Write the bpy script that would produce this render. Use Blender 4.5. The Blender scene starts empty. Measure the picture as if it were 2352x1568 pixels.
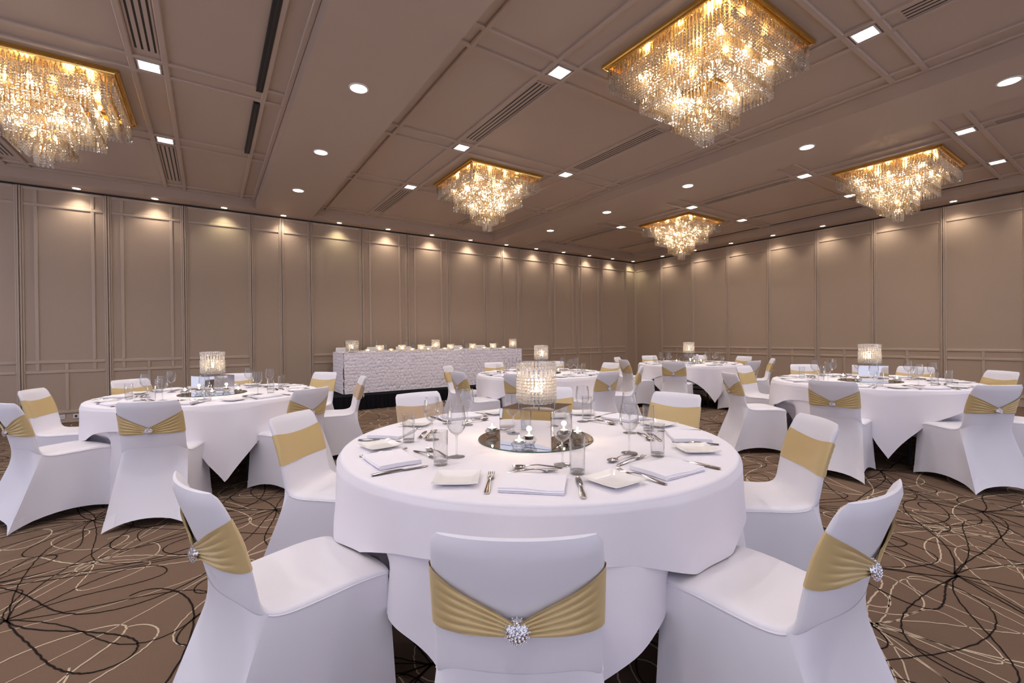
import bpy, math, random
import numpy as np
from mathutils import Matrix, Vector

random.seed(7)
rng = np.random.default_rng(7)
scene = bpy.context.scene
COL = scene.collection
PI = math.pi
R = math.radians

# ------------------------------------------------------------------ camera
F_PX, YAW, PITCH, ROLL, EYE = 1029.04, R(34.1038), R(-0.33443), R(-0.57057), 1.25
fw = np.array([math.sin(YAW) * math.cos(PITCH), math.cos(YAW) * math.cos(PITCH), math.sin(PITCH)])
rt0 = np.array([math.cos(YAW), -math.sin(YAW), 0.0])
up0 = np.cross(rt0, fw)
rt = math.cos(ROLL) * rt0 + math.sin(ROLL) * up0
up = -math.sin(ROLL) * rt0 + math.cos(ROLL) * up0
cam_data = bpy.data.cameras.new('camera')
cam_data.sensor_fit = 'HORIZONTAL'
cam_data.sensor_width = 36.0
cam_data.lens = F_PX * 36.0 / 2352.0
cam_data.clip_start = 0.05
cam = bpy.data.objects.new('camera', cam_data)
COL.objects.link(cam)
cam.matrix_world = Matrix(((rt[0], up[0], -fw[0], 0), (rt[1], up[1], -fw[1], 0), (rt[2], up[2], -fw[2], EYE), (0, 0, 0, 1)))
scene.camera = cam

# ------------------------------------------------------------------ world, exposure, light levels
world = bpy.data.worlds.new('world')
scene.world = world
world.use_nodes = True
bg = world.node_tree.nodes['Background']
bg.inputs['Color'].default_value = (0.76, 0.78, 1.0, 1)
bg.inputs['Strength'].default_value = 0.78
vs = scene.view_settings
vs.view_transform = 'Standard'
vs.look = 'None'
vs.gamma = 1.0
vs.use_curve_mapping = False
vs.exposure = 0.52
cy = scene.cycles
cy.max_bounces = 6
cy.diffuse_bounces = 4
cy.glossy_bounces = 3
cy.transmission_bounces = 4
cy.transparent_max_bounces = 12
cy.use_adaptive_sampling = True
cy.adaptive_threshold = 0.12
cy.adaptive_min_samples = 8
cy.caustics_reflective = False
cy.caustics_refractive = False
cy.sample_clamp_indirect = 4.0
cy.use_denoising = True
P_SQUARE, P_ROUND, P_WASH, P_CHAND, P_CANDLE = 40.5, 28.0, 16.0, 3.6, 0.3
WARM = (1.0, 0.86, 0.72)
WARM2 = (1.0, 0.76, 0.50)
NEUT = (1.0, 0.93, 0.925)

# ------------------------------------------------------------------ materials
MATS = {}


def principled(name, col, rough=0.5, metal=0.0, spec=0.5, **kw):
    m = bpy.data.materials.new(name)
    m.use_nodes = True
    b = m.node_tree.nodes['Principled BSDF']
    b.inputs['Base Color'].default_value = (*col, 1)
    b.inputs['Roughness'].default_value = rough
    b.inputs['Metallic'].default_value = metal
    b.inputs['Specular IOR Level'].default_value = spec
    for k, v in kw.items():
        b.inputs[k].default_value = v
    MATS[name] = m
    return m


def add_noise(m, scale, amount, bump=0.0, dist=0.01, detail=4.0, stretch=None):
    """procedural colour mottling and fine relief in object space"""
    nt = m.node_tree
    b = nt.nodes['Principled BSDF']
    tc = nt.nodes.new('ShaderNodeTexCoord')
    mp = nt.nodes.new('ShaderNodeMapping')
    nt.links.new(tc.outputs['Object'], mp.inputs['Vector'])
    if stretch:
        mp.inputs['Scale'].default_value = stretch
    nz = nt.nodes.new('ShaderNodeTexNoise')
    nz.inputs['Scale'].default_value = scale
    nz.inputs['Detail'].default_value = detail
    nt.links.new(mp.outputs['Vector'], nz.inputs['Vector'])
    if amount:
        col = b.inputs['Base Color'].default_value[:3]
        mix = nt.nodes.new('ShaderNodeMix')
        mix.data_type = 'RGBA'
        mix.inputs[6].default_value = (*[c * (1 - amount) for c in col], 1)
        mix.inputs[7].default_value = (*[min(1, c * (1 + amount)) for c in col], 1)
        nt.links.new(nz.outputs['Fac'], mix.inputs[0])
        nt.links.new(mix.outputs[2], b.inputs['Base Color'])
    if bump:
        bp = nt.nodes.new('ShaderNodeBump')
        bp.inputs['Strength'].default_value = bump
        bp.inputs['Distance'].default_value = dist
        nt.links.new(nz.outputs['Fac'], bp.inputs['Height'])
        nt.links.new(bp.outputs['Normal'], b.inputs['Normal'])
    return m


def emission(name, col, strength):
    m = bpy.data.materials.new(name)
    m.use_nodes = True
    nt = m.node_tree
    nt.nodes.clear()
    o = nt.nodes.new('ShaderNodeOutputMaterial')
    e = nt.nodes.new('ShaderNodeEmission')
    e.inputs['Color'].default_value = (*col, 1)
    e.inputs['Strength'].default_value = strength
    nt.links.new(e.outputs[0], o.inputs['Surface'])
    MATS[name] = m
    return m


def thin_glass(name, tint=(1, 1, 1), ior=1.5, boost=1.0, rough=0.0, body=0.0, body_col=(1, 1, 1), refract=0.0):
    """clear glass: fresnel mix of see-through and mirror, with an optional share of cloudy body and of refraction"""
    m = bpy.data.materials.new(name)
    m.use_nodes = True
    nt = m.node_tree
    nt.nodes.clear()
    o = nt.nodes.new('ShaderNodeOutputMaterial')
    tr = nt.nodes.new('ShaderNodeBsdfTransparent')
    tr.inputs['Color'].default_value = (*tint, 1)
    gl = nt.nodes.new('ShaderNodeBsdfGlossy')
    gl.inputs['Roughness'].default_value = rough
    fr = nt.nodes.new('ShaderNodeLayerWeight')
    fr.inputs['Blend'].default_value = 0.5
    pw = nt.nodes.new('ShaderNodeMath')
    pw.operation = 'POWER'
    pw.inputs[1].default_value = 2.6
    nt.links.new(fr.outputs['Facing'], pw.inputs[0])
    f0 = ((ior - 1) / (ior + 1)) ** 2
    mul = nt.nodes.new('ShaderNodeMath')
    mul.operation = 'MULTIPLY_ADD'
    mul.use_clamp = True
    mul.inputs[1].default_value = boost
    mul.inputs[2].default_value = f0
    nt.links.new(pw.outputs[0], mul.inputs[0])
    base = tr
    if refract:
        rf = nt.nodes.new('ShaderNodeBsdfRefraction')
        rf.inputs['IOR'].default_value = 1.5
        rf.inputs['Color'].default_value = (*tint, 1)
        mr = nt.nodes.new('ShaderNodeMixShader')
        mr.inputs[0].default_value = refract
        nt.links.new(tr.outputs[0], mr.inputs[1])
        nt.links.new(rf.outputs[0], mr.inputs[2])
        base = mr
    if body:
        df = nt.nodes.new('ShaderNodeBsdfDiffuse')
        df.inputs['Color'].default_value = (*body_col, 1)
        tl = nt.nodes.new('ShaderNodeBsdfTranslucent')
        tl.inputs['Color'].default_value = (*body_col, 1)
        ad = nt.nodes.new('ShaderNodeMixShader')
        ad.inputs[0].default_value = 0.5
        nt.links.new(df.outputs[0], ad.inputs[1])
        nt.links.new(tl.outputs[0], ad.inputs[2])
        mb = nt.nodes.new('ShaderNodeMixShader')
        mb.inputs[0].default_value = body
        nt.links.new(base.outputs[0], mb.inputs[1])
        nt.links.new(ad.outputs[0], mb.inputs[2])
        base = mb
    mx = nt.nodes.new('ShaderNodeMixShader')
    nt.links.new(mul.outputs[0], mx.inputs[0])
    nt.links.new(base.outputs[0], mx.inputs[1])
    nt.links.new(gl.outputs[0], mx.inputs[2])
    nt.links.new(mx.outputs[0], o.inputs['Surface'])
    MATS[name] = m
    return m


add_noise(principled('wall_fabric', (0.435, 0.333, 0.248), 0.75, spec=0.25), 90, 0.05, 0.15, 0.002)
principled('wall_paint', (0.475, 0.372, 0.285), 0.42, spec=0.4)
add_noise(principled('ceiling_paint', (0.455, 0.345, 0.265), 0.45, spec=0.4), 3, 0.02)
principled('gap_dark', (0.02, 0.016, 0.013), 0.8)
principled('slot_black', (0.012, 0.011, 0.011), 0.5)
principled('duct_metal', (0.30, 0.26, 0.22), 0.4, spec=0.5)
add_noise(principled('carpet_brown', (0.170, 0.113, 0.078), 1.0, spec=0.05), 260, 0.22, 0.5, 0.004, 6)
add_noise(principled('carpet_black', (0.022, 0.016, 0.013), 1.0, spec=0.05), 300, 0.3, 0.4, 0.003)
add_noise(principled('carpet_cream', (0.54, 0.43, 0.31), 1.0, spec=0.05), 300, 0.15, 0.4, 0.003)
add_noise(principled('table_linen', (0.86, 0.832, 0.885), 0.72, spec=0.25, **{'Sheen Weight': 0.15, 'Sheen Roughness': 0.4}), 700, 0.03, 0.12, 0.0008)
add_noise(principled('spandex', (0.80, 0.785, 0.83), 0.48, spec=0.35, **{'Sheen Weight': 0.25, 'Sheen Roughness': 0.35}), 900, 0.025, 0.06, 0.0006)
principled('pocket_cloth', (0.84, 0.825, 0.87), 0.55, spec=0.3)
add_noise(principled('gold_satin', (0.65, 0.49, 0.23), 0.42, 0.15, 0.5, **{'Sheen Weight': 0.5, 'Sheen Roughness': 0.3, 'Sheen Tint': (1, 0.86, 0.6, 1)}), 800, 0.06, 0.08, 0.0006)
add_noise(principled('tan_satin', (0.58, 0.42, 0.27), 0.45, 0.15, 0.5, **{'Sheen Weight': 0.5, 'Sheen Roughness': 0.3}), 800, 0.05, 0.08, 0.0006)
principled('porcelain', (0.92, 0.90, 0.87), 0.12, spec=0.6)
add_noise(principled('napkin_cotton', (0.87, 0.85, 0.90), 0.8, spec=0.2), 600, 0.02, 0.1, 0.0006)
principled('steel', (0.66, 0.64, 0.61), 0.13, 1.0)
principled('silver', (0.80, 0.78, 0.76), 0.15, 1.0)
principled('mirror', (0.80, 0.78, 0.76), 0.02, 1.0)
principled('mirror_edge', (0.05, 0.12, 0.10), 0.1, spec=0.7)
principled('black_velvet', (0.010, 0.010, 0.013), 0.9, spec=0.1)
principled('black_leg', (0.02, 0.02, 0.022), 0.4)
principled('table_wood', (0.35, 0.25, 0.16), 0.5)
principled('plastic_white', (0.72, 0.69, 0.66), 0.35)
principled('plastic_black', (0.02, 0.02, 0.02), 0.4)
principled('candle_wax', (0.85, 0.82, 0.76), 0.5, **{'Subsurface Weight': 0.0})
principled('gold_metal', (0.80, 0.50, 0.14), 0.18, 1.0)
add_noise(principled('ruffle_cloth', (0.93, 0.88, 0.94), 0.65, spec=0.2), 400, 0.03, 0.1, 0.001)
principled('white_trim', (0.75, 0.70, 0.64), 0.35)
thin_glass('clear_glass', (0.97, 0.97, 0.97), 1.5, 0.85)
thin_glass('thick_glass', (0.975, 0.985, 0.985), 1.5, 0.8, refract=0.22)
thin_glass('crystal', (0.98, 0.96, 0.93), 2.1, 0.75, 0.04, body=0.15, body_col=(1.0, 0.92, 0.83), refract=0.38)
thin_glass('crystal_prism', (0.98, 0.92, 0.83), 2.0, 0.75, 0.04, body=0.13, body_col=(1.0, 0.82, 0.58), refract=0.38)
thin_glass('crystal_table', (0.98, 0.97, 0.96), 1.8, 0.7, 0.03, body=0.40, body_col=(1.0, 0.96, 0.92), refract=0.25)
principled('gem', (0.92, 0.92, 0.95), 0.06, 0.85)
emission('lamp_white', (1.0, 0.95, 0.90), 14.0)
emission('lamp_warm', (1.0, 0.86, 0.70), 12.0)
emission('lamp_green', (1.0, 0.95, 0.72), 6.0)
emission('bulb', (1.0, 0.80, 0.52), 5.0)
emission('flame', (1.0, 0.84, 0.58), 26.0)


# ------------------------------------------------------------------ geometry helpers
class MB:
    """collects verts and faces, then becomes one mesh"""

    def __init__(s):
        s.v, s.f = [], []

    def add(s, v, f):
        o = len(s.v)
        s.v += [tuple(p) for p in v]
        s.f += [tuple(i + o for i in q) for q in f]
        return s

    def box(s, x0, x1, y0, y1, z0, z1):
        v = [(x, y, z) for z in (z0, z1) for y in (y0, y1) for x in (x0, x1)]
        return s.add(v, [(0, 2, 3, 1), (4, 5, 7, 6), (0, 1, 5, 4), (2, 6, 7, 3), (0, 4, 6, 2), (1, 3, 7, 5)])

    def cbox(s, x0, x1, y0, y1, z0, z1, c, face='-z'):
        """box with a chamfered outer face: face is the side that is chamfered ('-z' '-y' '-x' '+z')"""
        ax = 'xyz'.index(face[1])
        lo = [x0, y0, z0]
        hi = [x1, y1, z1]
        far, near = (hi, lo) if face[0] == '-' else (lo, hi)
        o = [i for i in range(3) if i != ax]
        sgn = 1 if face[0] == '-' else -1

        def ring(d, inset):
            out = []
            for a, b in ((0, 0), (1, 0), (1, 1), (0, 1)):
                p = [0, 0, 0]
                p[ax] = d
                p[o[0]] = (hi[o[0]] - inset) if a else (lo[o[0]] + inset)
                p[o[1]] = (hi[o[1]] - inset) if b else (lo[o[1]] + inset)
                out.append(p)
            return out
        v = ring(far[ax], 0) + ring(near[ax] + sgn * c, 0) + ring(near[ax], c)
        f = [(0, 3, 2, 1), (8, 9, 10, 11)]
        for k in range(2):
            for i in range(4):
                j = (i + 1) % 4
                f.append((k * 4 + i, k * 4 + j, k * 4 + 4 + j, k * 4 + 4 + i))
        return s.add(v, f)

    def lathe(s, prof, n=24, cx=0, cy=0, cz=0, cap0=False, cap1=False, phase=0.0):
        v, f = [], []
        for (r, z) in prof:
            for k in range(n):
                a = 2 * PI * k / n + phase
                v.append((cx + r * math.cos(a), cy + r * math.sin(a), cz + z))
        for i in range(len(prof) - 1):
            for k in range(n):
                j = (k + 1) % n
                f.append((i * n + k, i * n + j, (i + 1) * n + j, (i + 1) * n + k))
        if cap0:
            f.append(tuple(range(n))[::-1])
        if cap1:
            f.append(tuple((len(prof) - 1) * n + k for k in range(n)))
        return s.add(v, f)

    def tube(s, pts, r, n=8):
        pts = [Vector(p) for p in pts]
        v, f = [], []
        for i, p in enumerate(pts):
            d = (pts[min(i + 1, len(pts) - 1)] - pts[max(i - 1, 0)]).normalized()
            a = Vector((0, 0, 1)) if abs(d.z) < 0.9 else Vector((1, 0, 0))
            e1 = d.cross(a).normalized()
            e2 = d.cross(e1)
            rr = r[i] if isinstance(r, (list, tuple)) else r
            for k in range(n):
                t = 2 * PI * k / n
                v.append(p + e1 * rr * math.cos(t) + e2 * rr * math.sin(t))
        for i in range(len(pts) - 1):
            for k in range(n):
                j = (k + 1) % n
                f.append((i * n + k, i * n + j, (i + 1) * n + j, (i + 1) * n + k))
        f.append(tuple(range(n))[::-1])
        f.append(tuple((len(pts) - 1) * n + k for k in range(n)))
        return s.add(v, f)

    def grid(s, P, close_u=False):
        """P: array [rows][cols] of points; close_u wraps the columns"""
        P = np.asarray(P, float)
        nr, nc = P.shape[:2]
        f = []
        for i in range(nr - 1):
            for k in range(nc if close_u else nc - 1):
                j = (k + 1) % nc
                f.append((i * nc + k, i * nc + j, (i + 1) * nc + j, (i + 1) * nc + k))
        return s.add(P.reshape(-1, 3).tolist(), f)

    def bead(s, x, y, z, r, n=6, k=1.0):
        """small faceted ball"""
        return s.lathe([(r * 0.25, -r * k), (r * 0.86, -r * 0.5 * k), (r, 0), (r * 0.86, r * 0.5 * k), (r * 0.25, r * k)], n, x, y, z, True, True)

    def mesh(s, name, mat, smooth=None):
        me = bpy.data.meshes.new(name)
        me.from_pydata(s.v, [], s.f)
        me.update()
        if mat:
            me.materials.append(MATS[mat])
        if smooth is not None:
            me.shade_smooth()
            if smooth < 179:
                me.set_sharp_from_angle(angle=R(smooth))
        return me

    def build(s, name, mat, parent=None, smooth=None, loc=None):
        return link(name, s.mesh(name, mat, smooth), parent, loc)


def link(name, me, parent=None, loc=None, rotz=None):
    o = bpy.data.objects.new(name, me)
    COL.objects.link(o)
    if parent:
        o.parent = parent
    if loc is not None:
        o.location = loc
    if rotz is not None:
        o.rotation_euler = (0, 0, rotz)
    return o


USED = {}


def tag(o, label, cat, group=None):
    n = len(label.split())
    if not 4 <= n <= 16:
        print('LABEL LENGTH', n, label)
    if label in USED:
        print('DUPLICATE LABEL', label)
    USED[label] = 1
    o['label'] = label
    o['category'] = cat
    if group:
        o['group'] = group
    return o


def thing(name, label, cat, loc=(0, 0, 0), rotz=0.0, group=None):
    return tag(link(name, None, None, loc, rotz), label, cat, group)


def struct(o):
    o['kind'] = 'structure'
    return o


def copy_tree(o, parent=None):
    c = o.copy()
    COL.objects.link(c)
    c.parent = parent
    for ch in o.children:
        copy_tree(ch, c)
    return c


ORD = ['zeroth', 'first', 'second', 'third', 'fourth', 'fifth', 'sixth', 'seventh', 'eighth', 'ninth', 'tenth', 'eleventh', 'twelfth', 'thirteenth', 'fourteenth']

# ------------------------------------------------------------------ room shell
YB, XR, ZW = 9.794, 11.487, 3.67
XL, YF = -3.88, -3.2
ZC = 3.846      # bay panels
ZT = 3.820      # underside of the bay mouldings
BAYS = [(-3.40, 0.74), (1.72, 5.86), (6.86, 11.0)]
YE = 9.43

floor = struct(MB().box(XL, XR, YF, YB, -0.1, 0).build('floor', 'carpet_brown'))


# carpet print: flat line flowers, tufted into the pile
def petal_lines(kind):
    g = 0.72
    mb = MB()
    n = 0
    for i in range(-6, 15):
        for j in range(-2, 17):
            if (i + j) % 2 != kind:
                continue
            hx = i * g + random.uniform(-0.16, 0.16) + (0.3 if j % 2 else 0)
            hy = j * g + random.uniform(-0.16, 0.16)
            if not (XL + 0.5 < hx < 10.5 and -1.6 < hy < 9.2):
                continue
            # only where the eye can land
            d = np.array([hx, hy])
            dep, lat = d @ fw[:2], d @ rt0[:2]
            if dep < 0.1 or abs(lat) > dep * 1.25 + 0.9 or dep > 10:
                continue
            npet = random.randint(6, 9)
            a0 = random.uniform(0, 2 * PI)
            for k in range(npet):
                a = a0 + 2 * PI * k / npet + random.uniform(-0.3, 0.3)
                L = random.choice((0.35, 0.55, 0.75, 1.0, 1.25)) * random.uniform(0.85, 1.15)
                wd = random.uniform(0.05, 0.15) * (0.5 + 0.5 / L)
                bend = random.uniform(-0.30, 0.30)
                t = np.linspace(0, 1, 72)
                th = t * PI
                along = L * np.sin(th) ** 0.9
                side = wd * L * 2.2 * np.sin(2 * th) * np.sin(th) ** 0.6 * -1
                side = side + bend * along * along + 0.012 * np.sin(along * 7 + k)
                jag = 0.0022 * np.sin(t * 260 + k) + 0.0015 * np.sin(t * 411)
                x = hx + along * math.cos(a) - (side + jag) * math.sin(a)
                y = hy + along * math.sin(a) + (side + jag) * math.cos(a)
                m = 44 if random.random() < 0.3 else 72
                ribbon(mb, x[:m], y[:m], random.uniform(0.0026, 0.0042), 0.0012 + 0.0004 * kind)
                n += 1
    return mb


def ribbon(mb, x, y, hw, z):
    dx = np.gradient(x)
    dy = np.gradient(y)
    L = np.hypot(dx, dy) + 1e-9
    nx, ny = -dy / L, dx / L
    keep = (x > XL + .05) & (x < XR - .05) & (y < YB - .05)
    if not keep.all():
        return
    A = np.stack([x + nx * hw, y + ny * hw, np.full_like(x, z)], 1)
    B = np.stack([x - nx * hw, y - ny * hw, np.full_like(x, z)], 1)
    mb.grid(np.stack([A, B], 1))


for nm, kd, mt in (('carpet_light_lines', 0, 'carpet_cream'), ('carpet_dark_lines', 1, 'carpet_black')):
    o = petal_lines(kd).build(nm, mt, floor)
    o['kind'] = 'stuff'

# --- ceiling
ceil = MB()
for x0, x1 in BAYS:
    ceil.box(x0 - 0.02, x1 + 0.02, YF, YE + 0.02, ZC, ZC + 0.05)
ceiling = struct(ceil.build('ceiling', 'ceiling_paint'))
for nm, bx in (('beam', (0.74, 1.72, YF, YE)), ('beam', (5.86, 6.86, YF, YE)), ('soffit', (XL, XR, YE, YB)), ('soffit', (11.0, XR, YF, YE)), ('soffit', (XL, -3.40, YF, YE))):
    MB().box(bx[0], bx[1], bx[2], bx[3], ZW, ZC + 0.05).build(nm, 'ceiling_paint', ceiling)

BAND_Y = [-2.40, -0.54, 1.48, 3.34, 5.37, 7.22]
BW = 0.052


def bar(x0, x1, y0, y1, lift=0.0):
    MB().cbox(x0, x1, y0, y1, ZT + lift, ZC + 0.001, 0.008, '-z').build('ceiling_molding', 'ceiling_paint', ceiling)


for (x0, x1) in BAYS:
    xs = [x0 + 1.13, x0 + 2.97]
    for a in (x0, x0 + 0.20, x1 - 0.20 - BW, x1 - BW):
        bar(a, a + BW, YF, YE)
    for c in xs:
        for sg in (-1, 1):
            a = c + sg * 0.128
            bar(a - BW / 2, a + BW / 2, YF, YE)
    for b in (YE - BW, YE - 0.20 - BW):
        bar(x0, x1, b, b + BW, 0.0007)
    for c in BAND_Y:
        for sg in (-1, 1):
            b = c + sg * 0.128
            bar(x0, x1, b - BW / 2, b + BW / 2, 0.0007)


# --- panelled walls: each operable panel with its own mouldings
def wall_panel(parent, w, ptype, place):
    """one panel in its own frame: x along the wall 0..w, depth outwards +d; place(x0,x1,d0,d1,z0,z1) -> box bounds"""
    g = 0.004
    zt = 3.645
    pn = MB()
    pn.box(*place(g, w - g, 0, 0.03, 0.0, zt))
    body = pn.build('wall_panel', 'wall_fabric', parent)

    def m(x0, x1, z0, z1, d=0.014, name='molding'):
        b = place(x0, x1, 0.03 - 0.001, 0.03 + d, z0, z1)
        MB().cbox(*b, 0.006, FACE).build(name, 'wall_paint', body)
    sw = 0.045
    # stiles with a rounded outer bead
    m(g, g + 0.022, 0.0, zt, 0.026)
    m(w - g - 0.022, w - g, 0.0, zt, 0.026)
    m(g + 0.022, g + sw, 0.0, zt)
    m(w - g - sw, w - g - 0.022, 0.0, zt)
    if ptype == 'blank':
        m(g + sw, w - g - sw, 3.36, 3.40)
        return
    a, b = g + sw, w - g - sw
    m(a, b, 3.60, zt)
    m(a, b, 3.355, 3.40)
    if ptype == 'half':
        return
    m(a, b, 0.938, 0.985)
    m(a, b, 0.785, 0.830)
    mid = w / 2
    m(mid - 0.022, mid + 0.022, 0.20, 0.785)
    m(mid - 0.022, mid + 0.022, 0.830, 0.938)
    if ptype == 'strip':
        for c in (a + 0.13, b - 0.13):
            m(c - 0.022, c + 0.022, 0.985, 3.355)
            m(c - 0.022, c + 0.022, 3.40, 3.60)
            m(c - 0.022, c + 0.022, 0.830, 0.938)
    # skirting with a round top bead
    m(g, w - g, 0.0, 0.150, 0.010, 'skirting')
    m(g, w - g, 0.150, 0.195, 0.030, 'skirting_bead')


DP = 0.05   # panels stand proud of the wall plane by this much in all
wall_back = struct(MB().box(XL, XR + 0.2, YB, YB + 0.15, 0, ZC).build('wall_back', 'wall_paint'))
FACE = '-y'
seams = [(-3.40, -2.35, 'plain'), (-2.35, -1.345, 'strip'), (-1.345, -0.335, 'strip'), (-0.335, 0.685, 'plain'), (0.685, 1.20, 'half'), (1.20, 1.715, 'half'),
         (1.715, 2.735, 'plain'), (2.735, 3.755, 'strip'), (3.755, 4.78, 'strip'), (4.78, 5.81, 'plain'), (5.81, 6.33, 'half'), (6.33, 6.85, 'half'),
         (6.85, 7.895, 'plain'), (7.895, 8.92, 'strip'), (8.92, 9.945, 'strip'), (9.945, 10.99, 'plain'), (10.99, XR - 0.02, 'blank')]
for x0, x1, tp in seams:
    wall_panel(wall_back, x1 - x0, tp, lambda a, b, d0, d1, z0, z1, x0=x0: (x0 + a, x0 + b, YB - d1, YB - d0, z0, z1))
wall_right = struct(MB().box(XR, XR + 0.15, YF, YB + 0.15, 0, ZC).build('wall_right', 'wall_paint'))
FACE = '-x'
ys = [9.765] + [8.76 - 1.0545 * k for k in range(0, 12)]
for k in range(len(ys) - 1):
    y1, y0 = ys[k], ys[k + 1]
    if y0 < YF:
        break
    wall_panel(wall_right, y1 - y0, 'half' if k == 0 else 'plain', lambda a, b, d0, d1, z0, z1, y0=y0: (XR - d1, XR - d0, y0 + a, y0 + b, z0, z1))
# dark strips standing in for the shadow in the track gap between panels and soffit
track_shadow_1 = struct(MB().box(XL, XR, YB - 0.05, YB - 0.001, 3.648, 3.6695).build('track_shadow_1', 'gap_dark'))
track_shadow_2 = struct(MB().box(XR - 0.05, XR - 0.001, YF, YB - 0.051, 3.648, 3.6695).build('track_shadow_2', 'gap_dark'))


# power points on the skirting
def outlet(x, label, black):
    t = thing('wall_socket', label, 'socket', (x, YB - 0.0405, 0.098))
    MB().cbox(-0.06, 0.06, -0.010, 0, -0.036, 0.036, 0.004, '-y').build('cover_plate', 'plastic_white', t)
    for s in (-1, 1):
        if black:
            MB().box(s * 0.026 - 0.014, s * 0.026 + 0.014, -0.0125, -0.0095, -0.016, 0.016).build('data_port', 'plastic_black', t)
        else:
            for a, b in ((-0.007, 0.0), (0.007, 0.0), (0.0, -0.010)):
                MB().box(s * 0.027 + a - 0.0018, s * 0.027 + a + 0.0018, -0.0108, -0.0095, b - 0.005, b + 0.005).build('pin_slot', 'plastic_black', t)
            MB().box(s * 0.027 - 0.006, s * 0.027 + 0.006, -0.013, -0.0095, 0.014, 0.026).build('rocker_switch', 'plastic_white', t)


outlet(-1.935, 'white double power socket low on the panelled wall', False)
outlet(-1.725, 'white data plate with black ports beside the power socket', True)


# ------------------------------------------------------------------ ceiling fittings
def spot(parent, power, col, size, blend, z, rad=0.04, loc=(0, 0)):
    ld = bpy.data.lights.new('lamp_light', 'SPOT')
    ld.energy = power
    ld.color = col
    ld.spot_size = R(size)
    ld.spot_blend = blend
    ld.shadow_soft_size = rad
    lo = bpy.data.objects.new('lamp_light', ld)
    COL.objects.link(lo)
    lo.parent = parent
    lo.location = (loc[0], loc[1], z)
    return lo


def square_downlight(x, y, label):
    t = thing('square_downlight', label, 'downlight', (x, y, ZC), 0, 'square downlights in the coffered bays')
    h = 0.088
    fr = MB()
    for a, b, c, d in ((-h, h, -h, -h + 0.012), (-h, h, h - 0.012, h), (-h, -h + 0.012, -h + 0.012, h - 0.012), (h - 0.012, h, -h + 0.012, h - 0.012)):
        fr.box(a, b, c, d, -0.022, 0)
    fr.build('trim_frame', 'white_trim', t)
    MB().lathe([(0.076, -0.012), (0.060, -0.004)], 24).build('reflector', 'silver', t, 60)
    MB().box(-h + 0.012, h - 0.012, -h + 0.012, h - 0.012, -0.010, -0.002).build('lamp_lens', 'lamp_white', t)
    spot(t, P_SQUARE, NEUT, 130, 0.9, -0.04)


bay_name = ['socket-side bay', 'middle bay', 'side wall bay']
for bi, (x0, x1) in enumerate(BAYS):
    for si, dx in enumerate((1.13, 2.97)):
        for k, y in enumerate([7.22, 5.37, 3.34, 1.48, -0.54]):
            square_downlight(x0 + dx, y, 'bright square downlight, %s row of the %s, %s from the back wall' % (['inner', 'outer'][si], bay_name[bi], ORD[k + 1]))


def round_downlight(x, y, z, r, label, group, mat, power, col, size, blend, tilt=None):
    t = thing('round_downlight', label, 'downlight', (x, y, z), 0, group)
    MB().lathe([(r * 1.22, 0.0), (r * 1.22, -0.006), (r * 1.02, -0.010), (r * 0.98, -0.002)], 24).build('trim_ring', 'white_trim', t, 50)
    MB().lathe([(r * 0.98, -0.004), (0.001, -0.004)], 24).build('lamp_lens', mat, t)
    spot(t, power, col, size, blend, -0.03, 0.03)


for k, y in enumerate([7.83, 6.11, 4.35, 2.63, 0.88]):
    round_downlight(6.37, y, ZW, 0.075, 'round downlight in the beam nearer the side wall, %s from the back wall' % ORD[k + 1], 'round downlights in the beams', 'lamp_white', P_ROUND, NEUT, 120, 0.9)
for k, y in enumerate([7.88, 6.13, 4.38, 2.63]):
    round_downlight(1.22, y, ZW, 0.075, 'round downlight in the beam before the chandelier bay, %s from the back wall' % ORD[k + 1], 'round downlights in the beams', 'lamp_white', P_ROUND, NEUT, 120, 0.9)
wash = [11.16, 10.24, 9.27, 8.28, 7.32, 6.36, 5.31, 4.30, 3.27, 2.25, 1.22, 0.26, -0.72, -1.68, -2.7]
for k, x in enumerate(wash[:14]):
    gr = x in (11.16, 2.25, 0.26)
    round_downlight(x, 9.60, ZW, 0.048, 'small wall-wash downlight above the back wall, %s from the room corner' % ORD[k + 1], 'wall-wash downlights', 'lamp_green' if gr else 'lamp_warm',
                    P_WASH * (0.75 if gr else 1.0), (1.0, 0.94, 0.66) if gr else WARM, 118, 1.0)
for k, y in enumerate([8.53, 7.47, 6.42, 5.38, 4.33, 3.27, 2.24, 1.20]):
    round_downlight(11.22, y, ZW, 0.048, 'small wall-wash downlight above the side wall, %s from the room corner' % ORD[k + 1], 'wall-wash downlights', 'lamp_warm', P_WASH, WARM, 118, 1.0)


def slot_diffuser(x, y0, y1, label, n=4, w=0.185):
    t = thing('slot_diffuser', label, 'air vent', (x, (y0 + y1) / 2, ZC), 0, 'linear air slots')
    L = (y1 - y0) / 2
    MB().box(-w / 2, w / 2, -L - 0.02, L + 0.02, -0.010, 0).build('face_plate', 'ceiling_paint', t)
    p = w / n
    for k in range(n):
        c = -w / 2 + p * (k + 0.5)
        MB().box(c - 0.008, c + 0.008, -L, L, -0.0108, -0.004).build('slot', 'slot_black', t)


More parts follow.
